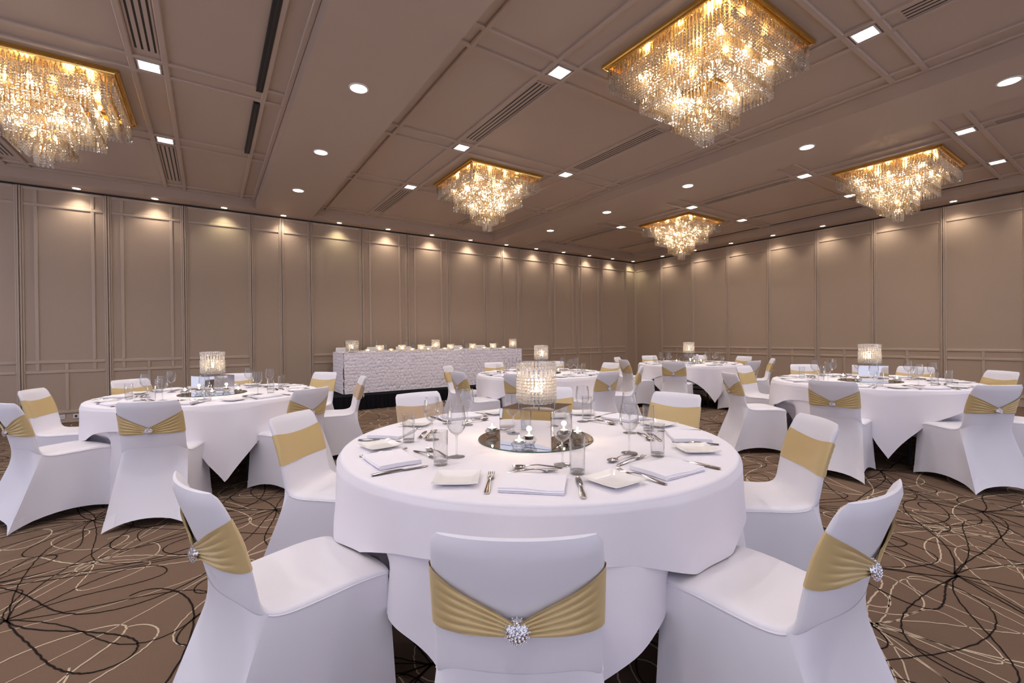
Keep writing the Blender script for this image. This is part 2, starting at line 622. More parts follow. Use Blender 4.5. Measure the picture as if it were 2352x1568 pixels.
sl_name = ['between the chandelier coffers', 'nearest the back wall', 'ahead of the first chandelier']
for bi, (x0, x1) in enumerate(BAYS):
    for si, dx in enumerate((1.13, 2.97)):
        for k, (a, b) in enumerate(((3.60, 5.10), (7.47, 8.96), (-0.28, 1.22))):
            if k == 2 and bi == 0:
                continue
            slot_diffuser(x0 + dx, a, b, 'linear slot air vent, %s strip of the %s, %s' % (['inner', 'outer'][si], bay_name[bi], sl_name[k]))
for k, (x, a, b, lb) in enumerate(((0.462, 3.45, 5.28, 'long black return-air slot beside the beam, longer one'), (0.462, 5.55, 7.10, 'short black return-air slot beside the beam, farther one'),
                                  (10.80, 1.62, 3.20, 'black return-air slot along the side wall bay, closest to the camera'), (10.80, 3.48, 5.24, 'black return-air slot along the side wall bay, middle one'),
                                  (10.80, 5.50, 7.10, 'black return-air slot along the side wall bay, nearest the corner'))):
    t = thing('return_air_slot', lb, 'air vent', (x, (a + b) / 2, ZC), 0, 'black return-air slots')
    L = (b - a) / 2
    MB().box(-0.030, 0.030, -L, L, -0.030, 0).build('channel', 'slot_black', t)
    MB().box(-0.010, 0.010, -L + 0.01, L - 0.01, -0.034, -0.0301).build('blade', 'plastic_black', t)
t = thing('ceiling_speaker', 'flush round ceiling speaker grille in the side wall soffit', 'speaker', (11.25, 1.70, ZW))
MB().lathe([(0.115, 0.0), (0.115, -0.006), (0.10, -0.008)], 32).build('speaker_rim', 'ceiling_paint', t, 50)
MB().lathe([(0.10, -0.005), (0.001, -0.005)], 32).build('speaker_grille', 'wall_paint', t)
for k, (x, y, lb) in enumerate(((6.35, 7.55, 'tiny brass sprinkler head under the beam by the back wall'), (11.2, 2.55, 'tiny brass sprinkler head in the side wall soffit'))):
    t = thing('sprinkler_head', lb, 'sprinkler', (x, y, ZW))
    MB().lathe([(0.028, 0), (0.028, -0.005), (0.008, -0.008), (0.007, -0.028)], 12, cap1=True).build('escutcheon', 'silver', t, 40)
    MB().lathe([(0.016, -0.030), (0.016, -0.033)], 12, cap0=True, cap1=True).build('deflector', 'silver', t, 40)


# ------------------------------------------------------------------ chandeliers
def prism_mb(z0, z1, w=0.0140):
    mb = MB()
    h = z0 - z1
    pr = [(0.002, z0), (w * 0.55, z0 - 0.006), (w, z0 - 0.014), (w, z1 + 0.014), (w * 0.55, z1 + 0.005), (0.002, z1)]
    mb.lathe(pr, 6, cap0=True, cap1=True)
    mb.v = [(x, y * 0.55, z) for x, y, z in mb.v]
    return mb


PL = 0.078


def strand_mb(length, with_prism):
    """hook bead, then prisms and runs of faceted beads by turns; returns the mesh data, the prism faces and the prism tops"""
    mb = MB()
    mb.bead(0, 0, -0.006, 0.0075, 6)
    mb.tube([(0, 0, -0.002), (0, 0, -length + 0.008)], 0.0013, 4)
    z, tops, pf = -0.012, [], []
    while z - PL > -length:
        tops.append(z)
        if with_prism:
            p = prism_mb(z, z - PL)
            n0 = len(mb.f)
            mb.add(p.v, p.f)
            pf += list(range(n0, len(mb.f)))
        z -= PL + 0.0125
        for k in range(5):
            if z - 0.012 < -length:
                break
            mb.bead(0, 0, z, 0.0128, 6)
            z -= 0.0258
        z += 0.0125
    return mb, pf, tops


def strand_mesh(length, with_prism):
    mb, pf, tops = strand_mb(length, with_prism)
    me = mb.mesh('crystal_strand', 'crystal')
    me.materials.append(MATS['crystal_prism'])
    for i in pf:
        me.polygons[i].material_index = 1
    return me, tops


TIERS = [(0.605, 3.800, 3.580, True), (0.505, 3.790, 3.560, False), (0.405, 3.705, 3.352, True), (0.305, 3.600, 3.335, False), (0.205, 3.450, 3.140, True), (0.130, 3.330, 3.105, True), (0.052, 3.230, 3.010, True)]
STRAND = {}
for i, (h, zt, zb, vis) in enumerate(TIERS):
    STRAND[i, True] = strand_mesh(zt - zb, True)
    STRAND[i, False] = strand_mesh(zt - zb, False)
PRISM = prism_mb(0, -PL).mesh('crystal_prism', 'crystal_prism')


def square_ring(mb, ho, hi, z0, z1):
    for a, b, c, d in ((-ho, ho, -ho, -hi), (-ho, ho, hi, ho), (-ho, -hi, -hi, hi), (hi, ho, -hi, hi)):
        mb.box(a, b, c, d, z0, z1)


def chandelier(x, y, label, fine):
    t = thing('chandelier', label, 'chandelier', (x, y, 0), 0, 'square crystal chandeliers')
    fr = MB()
    # stepped gilt frame, sloping outwards
    ring = lambda h, z: [(-h, -h, z), (h, -h, z), (h, h, z), (-h, h, z)]
    P = [ring(0.655, ZC), ring(0.652, 3.818), ring(0.640, 3.812), ring(0.634, 3.822), ring(0.622, 3.822), ring(0.616, 3.806), ring(0.600, 3.806), ring(0.596, 3.84)]
    fr.grid(P, close_u=True)
    fr.build('gilt_frame', 'gold_metal', t)
    MB().box(-0.60, 0.60, -0.60, 0.60, ZC - 0.012, ZC - 0.004).build('reflector_plate', 'gold_metal', t)
    for i, (h, zt, zb, vis) in enumerate(TIERS[1:]):
        r = MB()
        square_ring(r, h + 0.003, h - 0.003, zt, zt + 0.004)
        r.build('tier_rail', 'gold_metal', t)
    MB().box(-0.012, 0.012, -0.012, 0.012, 3.17, ZC - 0.01).build('centre_stem', 'gold_metal', t)
    for bx, by, bz in [(sx * 0.40, sy * 0.40, 3.70) for sx in (-1, 1) for sy in (-1, 1)] + [(0.42, 0, 3.70), (-0.42, 0, 3.70), (0, 0.42, 3.70), (0, -0.42, 3.70)] + [(sx * 0.16, sy * 0.16, 3.52) for sx in (-1, 1) for sy in (-1, 1)] + [(0.08, 0, 3.30), (-0.08, 0, 3.30)]:
        b = MB().lathe([(0.006, 0.03), (0.016, 0.012), (0.019, 0), (0.012, -0.018), (0.002, -0.026)], 10, bx, by, bz, True, True).build('bulb', 'bulb', t, 60)
    for bx, by, bz in ((0.355, 0.355, 3.70), (-0.355, 0.355, 3.70), (0.355, -0.355, 3.70), (-0.355, -0.355, 3.70), (0.355, 0, 3.66), (-0.355, 0, 3.66), (0, 0.355, 3.66), (0, -0.355, 3.66), (0.16, 0.16, 3.56), (-0.16, -0.16, 3.56), (0.16, -0.16, 3.44), (-0.16, 0.16, 3.44), (0, 0, 3.36), (0, 0, 3.19)):
        ld = bpy.data.lights.new('lamp_light', 'POINT')
        ld.energy = P_CHAND
        ld.color = WARM2
        ld.shadow_soft_size = 0.022
        lo = bpy.data.objects.new('lamp_light', ld)
        COL.objects.link(lo)
        lo.parent = t
        lo.location = (bx, by, bz)
    rest = MB()
    for i, (h, zt, zb, vis) in enumerate(TIERS):
        n = max(2, round(2 * h / 0.033))
        for side in range(4):
            for k in range(n):
                u = -h + 2 * h * k / n
                px, py = [(u, -h), (h, u), (-u, h), (-h, -u)][side]
                rz = side * PI / 2 + random.uniform(-0.5, 0.5)
                if vis:
                    me, tops = STRAND[i, not fine]
                    o = link('crystal_strand', me, t, (px, py, zt), rz)
                    if fine:
                        for zp in tops:
                            link('crystal_prism', PRISM, o, (0, 0, zp))
                else:
                    m = strand_mb(zt - zb, True)[0]
                    rest.add([(a + px, b + py, c + zt) for a, b, c in m.v], m.f)
    o = rest.build('inner_strands', 'crystal', t)
    o['kind'] = 'stuff'
    return t


chandelier(3.79, 2.41, 'large square tiered crystal chandelier with gilt frame, closest over the dining tables', True)
chandelier(-1.33, 6.28, 'square tiered crystal chandelier over the table beside the wall sockets', True)
chandelier(3.79, 6.28, 'square tiered crystal chandelier in the middle bay before the head table', False)
chandelier(8.93, 2.41, 'square tiered crystal chandelier in the side wall bay, closer one', False)
chandelier(8.93, 6.28, 'square tiered crystal chandelier hanging nearest the room corner', False)


# ------------------------------------------------------------------ banquet chair in a stretch cover
def resample(P, n):
    P = np.asarray(P, float)
    for _ in range(2):      # corner cutting
        Q = [P[0]]
        for a, b in zip(P[:-1], P[1:]):
            Q += [a * 0.75 + b * 0.25, a * 0.25 + b * 0.75]
        Q.append(P[-1])
        P = np.array(Q)
    d = np.r_[0, np.cumsum(np.hypot(np.diff(P[:, 0]), np.diff(P[:, 1])))]
    t = np.linspace(0, d[-1], n)
    return np.stack([np.interp(t, d, P[:, k]) for k in range(P.shape[1])], 1)


# columns: y, z, half width, thickness, forward curl of the side edges
PROF = [(0.232, 0.418, 0.186, 0.030, 0.000), (0.236, 0.440, 0.204, 0.040, 0.000), (0.215, 0.456, 0.212, 0.044, 0.000), (0.120, 0.462, 0.213, 0.042, 0.004), (0.000, 0.456, 0.208, 0.040, 0.008),
        (-0.100, 0.450, 0.200, 0.040, 0.012), (-0.165, 0.458, 0.194, 0.040, 0.018), (-0.202, 0.492, 0.191, 0.040, 0.024), (-0.220, 0.560, 0.190, 0.040, 0.030), (-0.242, 0.650, 0.190, 0.040, 0.034),
        (-0.272, 0.738, 0.188, 0.038, 0.036), (-0.299, 0.802, 0.184, 0.034, 0.036), (-0.310, 0.822, 0.178, 0.026, 0.035), (-0.314, 0.830, 0.166, 0.008, 0.034)]
ST = resample(PROF, 46)
tang = np.gradient(ST[:, :2], axis=0)
tang /= np.hypot(tang[:, 0], tang[:, 1])[:, None]
NRM = np.stack([tang[:, 1], -tang[:, 0]], 1)


def edge_round(u, p=8.0):
    return (1 - np.abs(u) ** p) ** 0.5


def shell_pt(i, u, side):
    """i: station (float allowed), u in -1..1 across, side +1 sitter side, -1 back"""
    k = np.arange(len(ST))
    y, z, w, t, c = [np.interp(i, k, ST[:, j]) for j in range(5)]
    ny, nz = np.interp(i, k, NRM[:, 0]), np.interp(i, k, NRM[:, 1])
    off = side * t / 2 * edge_round(np.clip(u, -1, 1)) + c * u * u
    return np.stack([w * u, y + ny * off, z + nz * off], -1)


def station_of_z(z):
    i0 = 20
    return np.interp(z, ST[i0:, 1], np.arange(i0, len(ST)))


def chair_shell():
    us = np.sin(np.linspace(-1, 1, 17) * PI / 2)
    rings = []
    for i in range(len(ST)):
        front = shell_pt(np.full(len(us), float(i)), us, 1)
        back = shell_pt(np.full(len(us) - 2, float(i)), us[::-1][1:-1], -1)
        ring = np.concatenate([front, back])
        # the cover is stretched over the curved top rail
        k = np.clip((ST[i, 1] - 0.77) / 0.06, 0, 1)
        ring[:, 2] += 0.020 * k * np.cos(np.clip(ring[:, 0] / 0.2, -1, 1) * PI / 2)
        rings.append(ring)
    mb = MB()
    mb.grid(rings, close_u=True)
    n = len(rings[0])
    mb.f.append(tuple(range(n)))
    mb.f.append(tuple((len(rings) - 1) * n + k for k in range(n))[::-1])
    return mb


# skirt: from the edge of the shell down to the splayed feet, hem lifted and pulled in between them
BOTC = [(-0.236, -0.350, 0.004), (0.236, -0.350, 0.004), (0.232, 0.240, 0.004), (-0.232, 0.240, 0.004)]
I_LOBE, I_BACK, I_FRONT = float(station_of_z(0.468)), float(station_of_z(0.525)), 1.5


def skirt_top(side, s):
    one = lambda i, u, sd: shell_pt(np.array([float(i)]), np.array([float(u)]), sd)[0]
    if side == 0:
        u = -1 + 2 * s
        k = (1 - abs(u) ** 8) ** 0.9
        return one(I_LOBE + (I_BACK - I_LOBE) * k, u, -1) + np.array([0, -0.0008, 0])
    if side == 2:
        return one(I_FRONT, 1 - 2 * s, -1)
    if side == 1:
        return one(I_LOBE + (I_FRONT - I_LOBE) * s, 1, -1)
    return one(I_FRONT + (I_LOBE - I_FRONT) * s, -1, -1)


def skirt_point(side, s, v):
    tp = skirt_top(side, s)
    c, d = np.array(BOTC[side]), np.array(BOTC[(side + 1) % 4])
    bt = c + (d - c) * s
    arch = math.sin(PI * s)
    flat = min(1.0, arch * 1.6)
    bt = bt + np.array((0, 0, 0.060 * max(0.0, arch) ** 0.8))
    p = tp + (bt - tp) * v
    if side == 0:      # leaves the shell along its own slope, then runs out to the feet
        k = (1 - abs(-1 + 2 * s) ** 8) ** 0.9
        mid = tp + np.array([0, 0.030 * k, -0.17 * k]) + (1 - k) * (bt - tp) * 0.4
        p = tp * (1 - v) ** 2 + mid * 2 * v * (1 - v) + bt * v * v
    nrm = np.array([(0, 1, 0), (-1, 0, 0), (0, -1, 0), (1, 0, 0)][side], float)
    # tension between the legs, and the waist under the seat
    p = p + nrm * (0.030 * flat * v ** 1.5)
    if side == 0:
        p = p + nrm * (0.006 * math.sin(PI * v) * flat)
    else:
        p = p + nrm * (0.012 * math.sin(PI * v) * flat)
    return p


def chair_skirt():
    ss = [0, 0.015, 0.04, 0.08, 0.14, 0.22, 0.32, 0.42, 0.5, 0.58, 0.68, 0.78, 0.86, 0.92, 0.96, 0.985]
    rows = []
    for v in np.linspace(0, 1, 15):
        rows.append([skirt_point(sd, s, v) for sd in range(4) for s in ss])
    return MB().grid(rows, close_u=True)


def foot_pocket(corner):
    """sewn corner patch of the cover that hooks under the foot"""
    rows = []
    out = np.array([(-1, -1, 0), (1, -1, 0), (1, 1, 0), (-1, 1, 0)][corner], float) * 0.0016
    for v in np.linspace(0.855, 1.0, 5):
        row = [skirt_point((corner - 1) % 4, s, v) + out for s in (0.88, 0.92, 0.96, 1.0)] + [skirt_point(corner, s, v) + out for s in (0.04, 0.08, 0.12)]
        rows.append(row)
    return MB().grid(rows)


def sash_front():
    us = np.sin(np.linspace(-1, 1, 19) * PI / 2)
    rows = []
    for v in np.linspace(0, 1, 9):
        z = 0.612 + 0.148 * v - 0.012 * (1 - us ** 2) * v
        p = shell_pt(station_of_z(z), us, 1)
        p[:, 1] += 0.0045 * (0.7 + 0.3 * np.sin(v * 9 + us * 3)) * (1 - np.abs(us) ** 12)
        p[:, 0] *= 1 + 0.020 * np.abs(us) ** 6
        rows.append(p)
    return MB().grid(rows)


def sash_back():
    us = np.sin(np.linspace(-1, 1, 41) * PI / 2)
    rows = []
    for v in np.linspace(0, 1, 45):
        g = np.clip(np.abs(us), 0, 1) ** 0.85
        hgt = 0.034 + (0.148 - 0.034) * g
        zc = 0.650 + 0.036 * g
        z = zc + (v - 0.5) * hgt + 0.0
        p = shell_pt(station_of_z(z), us, -1)
        p[:, 0] *= 1 + 0.020 * np.abs(us) ** 6
        amp = 0.0062 * np.clip((1 - g) * 3.2, 0, 1) * np.clip((1.02 - g) * 5, 0, 1) + 0.0008
        fold = np.abs(np.sin(PI * 5.5 * v + 0.5 * np.sin(us * 4))) ** 0.7
        puff = 0.012 * np.exp(-(us / 0.18) ** 2)
        p[:, 1] -= (0.0045 + amp * fold) * (1 - np.abs(us) ** 12) + puff * 0.6
        rows.append(p)
    return MB().grid(rows)


def brooch():
    mb = MB()
    mb.lathe([(0.002, 0.0115), (0.014, 0.0105), (0.022, 0.006), (0.025, 0.0)], 16, cap0=True)
    gem = MB()
    for n, r, h, s in ((1, 0, 0.0135, 0.0055), (7, 0.0085, 0.012, 0.0040), (12, 0.0155, 0.0095, 0.0036), (16, 0.0215, 0.0055, 0.0030), (16, 0.0262, 0.0015, 0.0024)):
        for k in range(n):
            a = 2 * PI * k / max(n, 1) + r * 90
            gem.bead(r * math.cos(a), r * math.sin(a), h, s, 5)
    rot = lambda q: [(x, -z, y) for x, y, z in q]
    mb.v, gem.v = rot(mb.v), rot(gem.v)
    return mb, gem


def seam_piping(side):
    i = np.linspace(I_LOBE - 0.5, 2.0, 24)
    p = shell_pt(i, np.full(24, 1.0 * side), -1)
    return MB().tube([(x * 1.004, y, z - 0.0015) for x, y, z in p], 0.0026, 6)


PIPE = [seam_piping(s).mesh('seam_piping', 'spandex', 80) for s in (-1, 1)]
SHELL = chair_shell().mesh('seat_shell_cover', 'spandex', 60)
SKIRT = chair_skirt().mesh('skirt_cover', 'spandex', 50)
POCK = [foot_pocket(k).mesh('foot_pocket', 'pocket_cloth', 50) for k in range(4)]
SF, SB = sash_front(), sash_back()
SASHM = {}
for sm in ('gold_satin', 'tan_satin'):
    SASHM[sm] = (SF.mesh('sash_band', sm, 80), SB.mesh('sash_gather', sm, 80))
bb, bgm = brooch()
BRO = bb.mesh('brooch', 'silver', 50)
GEM = bgm.mesh('brooch_stones', 'gem')
ib = station_of_z(0.650)
bp0 = shell_pt(np.array([ib]), np.array([0.0]), -1)[0] + np.array([0, -0.017, 0])


def make_chair(sm='gold_satin'):
    t = link('banquet_chair', None)
    link('seat_shell_cover', SHELL, t)
    link('skirt_cover', SKIRT, t)
    for k in range(2):
        link('seam_piping', PIPE[k], t)
    for k in range(4):
        link('foot_pocket', POCK[k], t)
    f = link('sash_band', SASHM[sm][0], t)
    f['label'] = 'plain gold satin band across the front'
    g = link('sash_gather', SASHM[sm][1], t)
    g['label'] = 'gathered gold satin behind the back'
    b = link('brooch', BRO, t, tuple(bp0))
    b.rotation_euler = (R(-17), 0, 0)
    b['label'] = 'round rhinestone brooch'
    link('brooch_stones', GEM, b)
    return t


PROTO = {}


def chair(x, y, rz, label, group, sm='gold_satin', z=0.0, sz=1.0):
    if sm not in PROTO:
        PROTO[sm] = o = make_chair(sm)
    else:
        o = copy_tree(PROTO[sm])
    o.location = (x, y, z)
    o.rotation_euler = (0, 0, rz)
    o.scale = (1, 1, sz)
    return tag(o, label, 'chair', group)


# ------------------------------------------------------------------ tableware prototypes (meshes shared)
def ribbon_mb(sts, mb=None, x0=0.0):
    """sts: (y, half width, z centre, thickness)"""
    mb = mb or MB()
    rows = []
    for y, w, z, t in sts:
        rows.append([(x0 - w, y, z), (x0 - w * 0.6, y, z + t / 2), (x0 + w * 0.6, y, z + t / 2), (x0 + w, y, z), (x0 + w * 0.6, y, z - t / 2), (x0 - w * 0.6, y, z - t / 2)])
    mb.grid(rows, close_u=True)
    n, m = 6, len(rows)
    o = len(mb.v) - n * m
    mb.f.append(tuple(o + k for k in range(n)))
    mb.f.append(tuple(o + (m - 1) * n + k for k in range(n))[::-1])
    return mb


def fork_mb(s=1.0):
    mb = ribbon_mb([(-0.105, 0.0085, 0.003, 0.004), (-0.09, 0.0095, 0.004, 0.004), (-0.05, 0.0075, 0.008, 0.004), (0.0, 0.0045, 0.013, 0.004), (0.03, 0.0040, 0.011, 0.0035), (0.045, 0.010, 0.006, 0.003), (0.055, 0.0125, 0.004, 0.0025), (0.062, 0.0125, 0.004, 0.0022)])
    for k in range(4):
        x = -0.0099 + k * 0.0066
        ribbon_mb([(0.060, 0.0023, 0.004, 0.0022), (0.080, 0.0021, 0.0055, 0.002), (0.098, 0.0016, 0.010, 0.0016), (0.104, 0.0009, 0.012, 0.001)], mb, x)
    mb.v = [(x * s, y * s, z * s) for x, y, z in mb.v]
    return mb


def knife_mb():
    return ribbon_mb([(-0.112, 0.0080, 0.004, 0.006), (-0.09, 0.0090, 0.005, 0.007), (-0.03, 0.0070, 0.006, 0.007), (0.0, 0.0058, 0.006, 0.006), (0.012, 0.0100, 0.004, 0.003), (0.05, 0.0108, 0.003, 0.0022), (0.085, 0.0100, 0.003, 0.002), (0.103, 0.0060, 0.003, 0.0015), (0.110, 0.0012, 0.003, 0.001)])


def spoon_mb():
    mb = ribbon_mb([(-0.095, 0.0080, 0.003, 0.004), (-0.08, 0.0088, 0.004, 0.004), (-0.04, 0.0068, 0.009, 0.004), (0.0, 0.0040, 0.015, 0.004), (0.03, 0.0034, 0.013, 0.0035), (0.045, 0.0050, 0.009, 0.003)])
    rows = []
    for q in np.linspace(0.02, 1, 6):
        row = []
        for k in range(16):
            a = 2 * PI * k / 16
            row.append((0.018 * q * math.cos(a), 0.070 + 0.028 * q * math.sin(a), 0.0025 + 0.0085 * q * q))
        rows.append(row)
    for q in np.linspace(1, 0.02, 4):
        row = []
        for k in range(16):
            a = 2 * PI * k / 16
            row.append((0.0186 * q * math.cos(a), 0.070 + 0.0286 * q * math.sin(a), 0.0008 + 0.0088 * q * q))
        rows.append(row)
    mb.grid(rows, close_u=True)
    return mb


def plate_mb():
    def rg(h, z, lift=0.0):
        out = []
        for sd in range(4):
            for s in np.linspace(-1, 1, 7)[:-1]:
                x, y = [(s * h, -h), (h, s * h), (-s * h, h), (-h, -s * h)][sd]
                out.append((x, y, z + lift * abs(s) ** 3))
        return out
    P = [rg(0.044, 0.0), rg(0.050, 0.003), rg(0.077, 0.013, 0.003), rg(0.079, 0.0148, 0.003), rg(0.078, 0.0162, 0.003), rg(0.0545, 0.0068), rg(0.050, 0.0055), rg(0.025, 0.0052)]
    mb = MB().grid(P, close_u=True)
    n = 24
    mb.f.append(tuple(range(n))[::-1])
    mb.f.append(tuple(7 * n + k for k in range(n)))
    return mb


def napkin_mb(seed, wd=0.215, dp=0.165):
    r = random.Random(seed)
    path = []
    zs = [0.0026, 0.0064, 0.0102, 0.0140]
    for k, z in enumerate(zs):
        a, b = (0.0, dp) if k % 2 == 0 else (dp, 0.0)
        a += r.uniform(-0.004, 0.004)
        for q in np.linspace(0, 1, 8):
            path.append((a + (b - a) * q, z + 0.002 * math.sin(PI * q)))
        if k < len(zs) - 1:
            sg = 1 if b > a else -1
            zn = zs[k + 1]
            for q in (0.25, 0.5, 0.75):
                path.append((b + sg * 0.0035 * math.sin(PI * q), z + (zn - z) * q))
    path = np.array(path)
    tg = np.gradient(path, axis=0)
    tg /= np.hypot(tg[:, 0], tg[:, 1])[:, None] + 1e-9
    nn = np.stack([-tg[:, 1], tg[:, 0]], 1) * 0.0017
    outl = np.concatenate([path + nn, (path - nn)[::-1]])
    rows = []
    ph = r.uniform(0, 6)
    for x in np.linspace(-wd / 2, wd / 2, 11):
        w = 0.0018 * math.sin(x * 40 + ph)
        skew = x * r.uniform(-0.004, 0.004)
        rows.append([(x + 0.02 * 0, y - dp / 2 + skew, max(0.0005, z * (1.0 + 0.10 * math.sin(x * 17 + ph)) + w * z / 0.02)) for y, z in outl])
    mb = MB().grid(rows, close_u=True)
    n = len(outl)
    half = n // 2
    for row in (0, 10):
        for k in range(half - 1):
            q = (row * n + k, row * n + k + 1, row * n + n - 2 - k, row * n + n - 1 - k)
            mb.f.append(q if row == 0 else q[::-1])
    return mb


FORK, DFORK, KNIFE, SPOON = fork_mb().mesh('fork', 'steel', 50), fork_mb(0.9).mesh('dessert_fork', 'steel', 50), knife_mb().mesh('knife', 'steel', 50), spoon_mb().mesh('spoon', 'steel', 50)
PLATE = plate_mb().mesh('side_plate', 'porcelain', 30)
NAPK = [napkin_mb(k).mesh('napkin', 'napkin_cotton', 50) for k in range(5)]
BOWL = MB().lathe([(0.0040, 0.0915), (0.014, 0.096), (0.027, 0.106), (0.0365, 0.124), (0.0405, 0.146), (0.0392, 0.172), (0.0335, 0.212), (0.0325, 0.2122), (0.0382, 0.172), (0.0395, 0.146), (0.0355, 0.125), (0.026, 0.1085), (0.013, 0.0995), (0.0005, 0.0975)], 28).mesh('bowl', 'clear_glass', 70)
STEM = MB().lathe([(0.0046, 0.0085), (0.0036, 0.02), (0.0034, 0.06), (0.0042, 0.088), (0.0085, 0.0935)], 12).mesh('stem', 'thick_glass', 70)
FOOT = MB().lathe([(0.0005, 0.0), (0.034, 0.0), (0.0346, 0.0012), (0.033, 0.0022), (0.016, 0.0042), (0.006, 0.0075), (0.0045, 0.0090)], 28).mesh('foot', 'thick_glass', 60)
TWALL = MB().lathe([(0.0275, 0.012), (0.0300, 0.136), (0.0291, 0.136), (0.0268, 0.014), (0.0005, 0.0145)], 28).mesh('tumbler_wall', 'clear_glass', 60)
TBASE = MB().lathe([(0.0005, 0.0), (0.025, 0.0), (0.0272, 0.002), (0.0275, 0.012), (0.0265, 0.0138), (0.0005, 0.0142)], 14).mesh('tumbler_base', 'thick_glass', 20)


def wine_glass(loc, label):
    t = thing('wine_glass', label, 'wine glass', loc, random.uniform(0, 6), 'wine glasses')
    link('bowl', BOWL, t)
    link('stem', STEM, t)
    link('foot', FOOT, t)


def tumbler(loc, label):
    t = thing('water_tumbler', label, 'tumbler', loc, random.uniform(0, 6), 'water tumblers')
    link('tumbler_wall', TWALL, t)
    link('tumbler_base', TBASE, t)


# candles
HOLD = MB().lathe([(0.0005, 0.0), (0.021, 0.0), (0.027, 0.006), (0.0375, 0.024), (0.030, 0.036), (0.0225, 0.040), (0.0205, 0.040), (0.0205, 0.026), (0.0005, 0.026)], 10).mesh('crystal_holder', 'thick_glass')
CUP = MB().lathe([(0.0005, 0.0), (0.0192, 0.0), (0.0194, 0.0165), (0.0182, 0.0165), (0.017, 0.0140), (0.0005, 0.0135)], 20).mesh('tea_candle', 'candle_wax', 40)
FLAME = MB().lathe([(0.0012, 0.0), (0.0042, 0.004), (0.0050, 0.008), (0.0035, 0.015), (0.0005, 0.024)], 10, cap0=True, cap1=True).mesh('flame', 'flame', 60)
candle_light = bpy.data.lights.new('candle_light', 'POINT')
candle_light.energy = P_CANDLE
candle_light.color = (1.0, 0.72, 0.42)
candle_light.shadow_soft_size = 0.012


def glow(parent, z, data=candle_light):
    lo = bpy.data.objects.new('candle_light', data)
    COL.objects.link(lo)
    lo.parent = parent
    lo.location = (0, 0, z)


def tealight(loc, label):
    t = thing('tealight_holder', label, 'candle', loc, random.uniform(0, 6), 'crystal tealights')
    link('crystal_holder', HOLD, t)
    c = link('tea_candle', CUP, t, (0, 0, 0.0262))
    link('flame', FLAME, c, (0, 0, 0.0142))
    glow(t, 0.075)


def bead_ring(r, z, br, n):
    mb = MB()
    for k in range(n):
        a = 2 * PI * k / n
        mb.bead(r * math.cos(a), r * math.sin(a), z, br, 6)
    return mb


lamp_light_small = bpy.data.lights.new('candle_light', 'POINT')
lamp_light_small.energy = 0.42
lamp_light_small.color = (1.0, 0.74, 0.46)
lamp_light_small.shadow_soft_size = 0.02


def crystal_lamp(r=0.09, h=0.21, legs=0.020):
    """drum of bead rows with a band of prisms, on four beaded feet, candle inside"""
    t = link('crystal_candle_lamp', None)
    br = r * 0.092
    n = 34
    body = h - legs
    nb = 8
    zb = [legs + br + k * br * 1.78 for k in range(nb)]
    zt = [h - br - k * br * 1.85 for k in range(2)]
    for k, z in enumerate(zb + zt):
        bead_ring(r, z, br, n).build('bead_row', 'crystal_table', t)
    z0, z1 = zt[-1] - br, zb[-1] + br
    pr = MB().lathe([(0.001, 0), (0.0055, -0.003), (0.0085, -0.010), (0.0085, -(z0 - z1) + 0.010), (0.0055, -(z0 - z1) + 0.003), (0.001, -(z0 - z1))], 6, cap0=True, cap1=True)
    pr.v = [(x * r / 0.09, y * 0.6, z) for x, y, z in pr.v]
    pm = pr.mesh('prism', 'crystal_table')
    for k in range(24):
        a = 2 * PI * (k + 0.5) / 24
        link('prism', pm, t, (r * math.cos(a), r * math.sin(a), z0), a + PI / 2)
    for z in (legs, z1 + 0.001, z0 - 0.001, h):
        MB().lathe([(r - 0.0015, z - 0.001), (r + 0.0015, z - 0.001), (r + 0.0015, z + 0.001), (r - 0.0015, z + 0.001), (r - 0.0015, z - 0.001)], 34).build('wire_ring', 'silver', t)
    for k in range(4):
        a = PI / 4 + k * PI / 2
        f = MB()
        for z in np.arange(0.003, legs + 0.003, 0.0055):
            f.bead(r * 0.95 * math.cos(a), r * 0.95 * math.sin(a), z, 0.0034, 6)
        f.build('foot', 'silver', t, 60)
    MB().lathe([(0.0005, legs), (r - 0.002, legs), (r - 0.002, legs + 0.002), (0.0005, legs + 0.002)], 24).build('base_plate', 'silver', t)
    MB().lathe([(0.0005, legs + 0.003), (r * 0.4, legs + 0.003), (r * 0.4, legs + 0.05), (0.0005, legs + 0.05)], 20).build('pillar_candle', 'candle_wax', t, 40)
    f = link('flame', FLAME, t, (0, 0, legs + 0.05))
    f.scale = (1.6, 1.6, 1.6)
    glow(t, legs + 0.095, lamp_light_small)
    return t


def votive(r, h, rows):
    t = link('crystal_votive', None)
    br = h / (rows * 1.9)
    for k in range(rows):
        bead_ring(r, br * 1.05 + k * br * 1.85, br, 20).build('bead_row', 'crystal_table', t)
    MB().lathe([(0.0005, 0.0005), (r - br, 0.0005), (r - br, 0.003), (0.0005, 0.003)], 20).build('base_plate', 'silver', t)
    MB().lathe([(0.0005, 0.0032), (r * 0.45, 0.0032), (r * 0.45, h * 0.3), (0.0005, h * 0.3)], 16).build('candle', 'candle_wax', t, 40)
    f = link('flame', FLAME, t, (0, 0, h * 0.3))
    f.scale = (1.5, 1.5, 1.3)
    glow(t, h * 0.3 + 0.03, lamp_light_small if h > 0.08 else candle_light)
    return t


# ------------------------------------------------------------------ round tables
RT, ZTAB = 0.922, 0.752


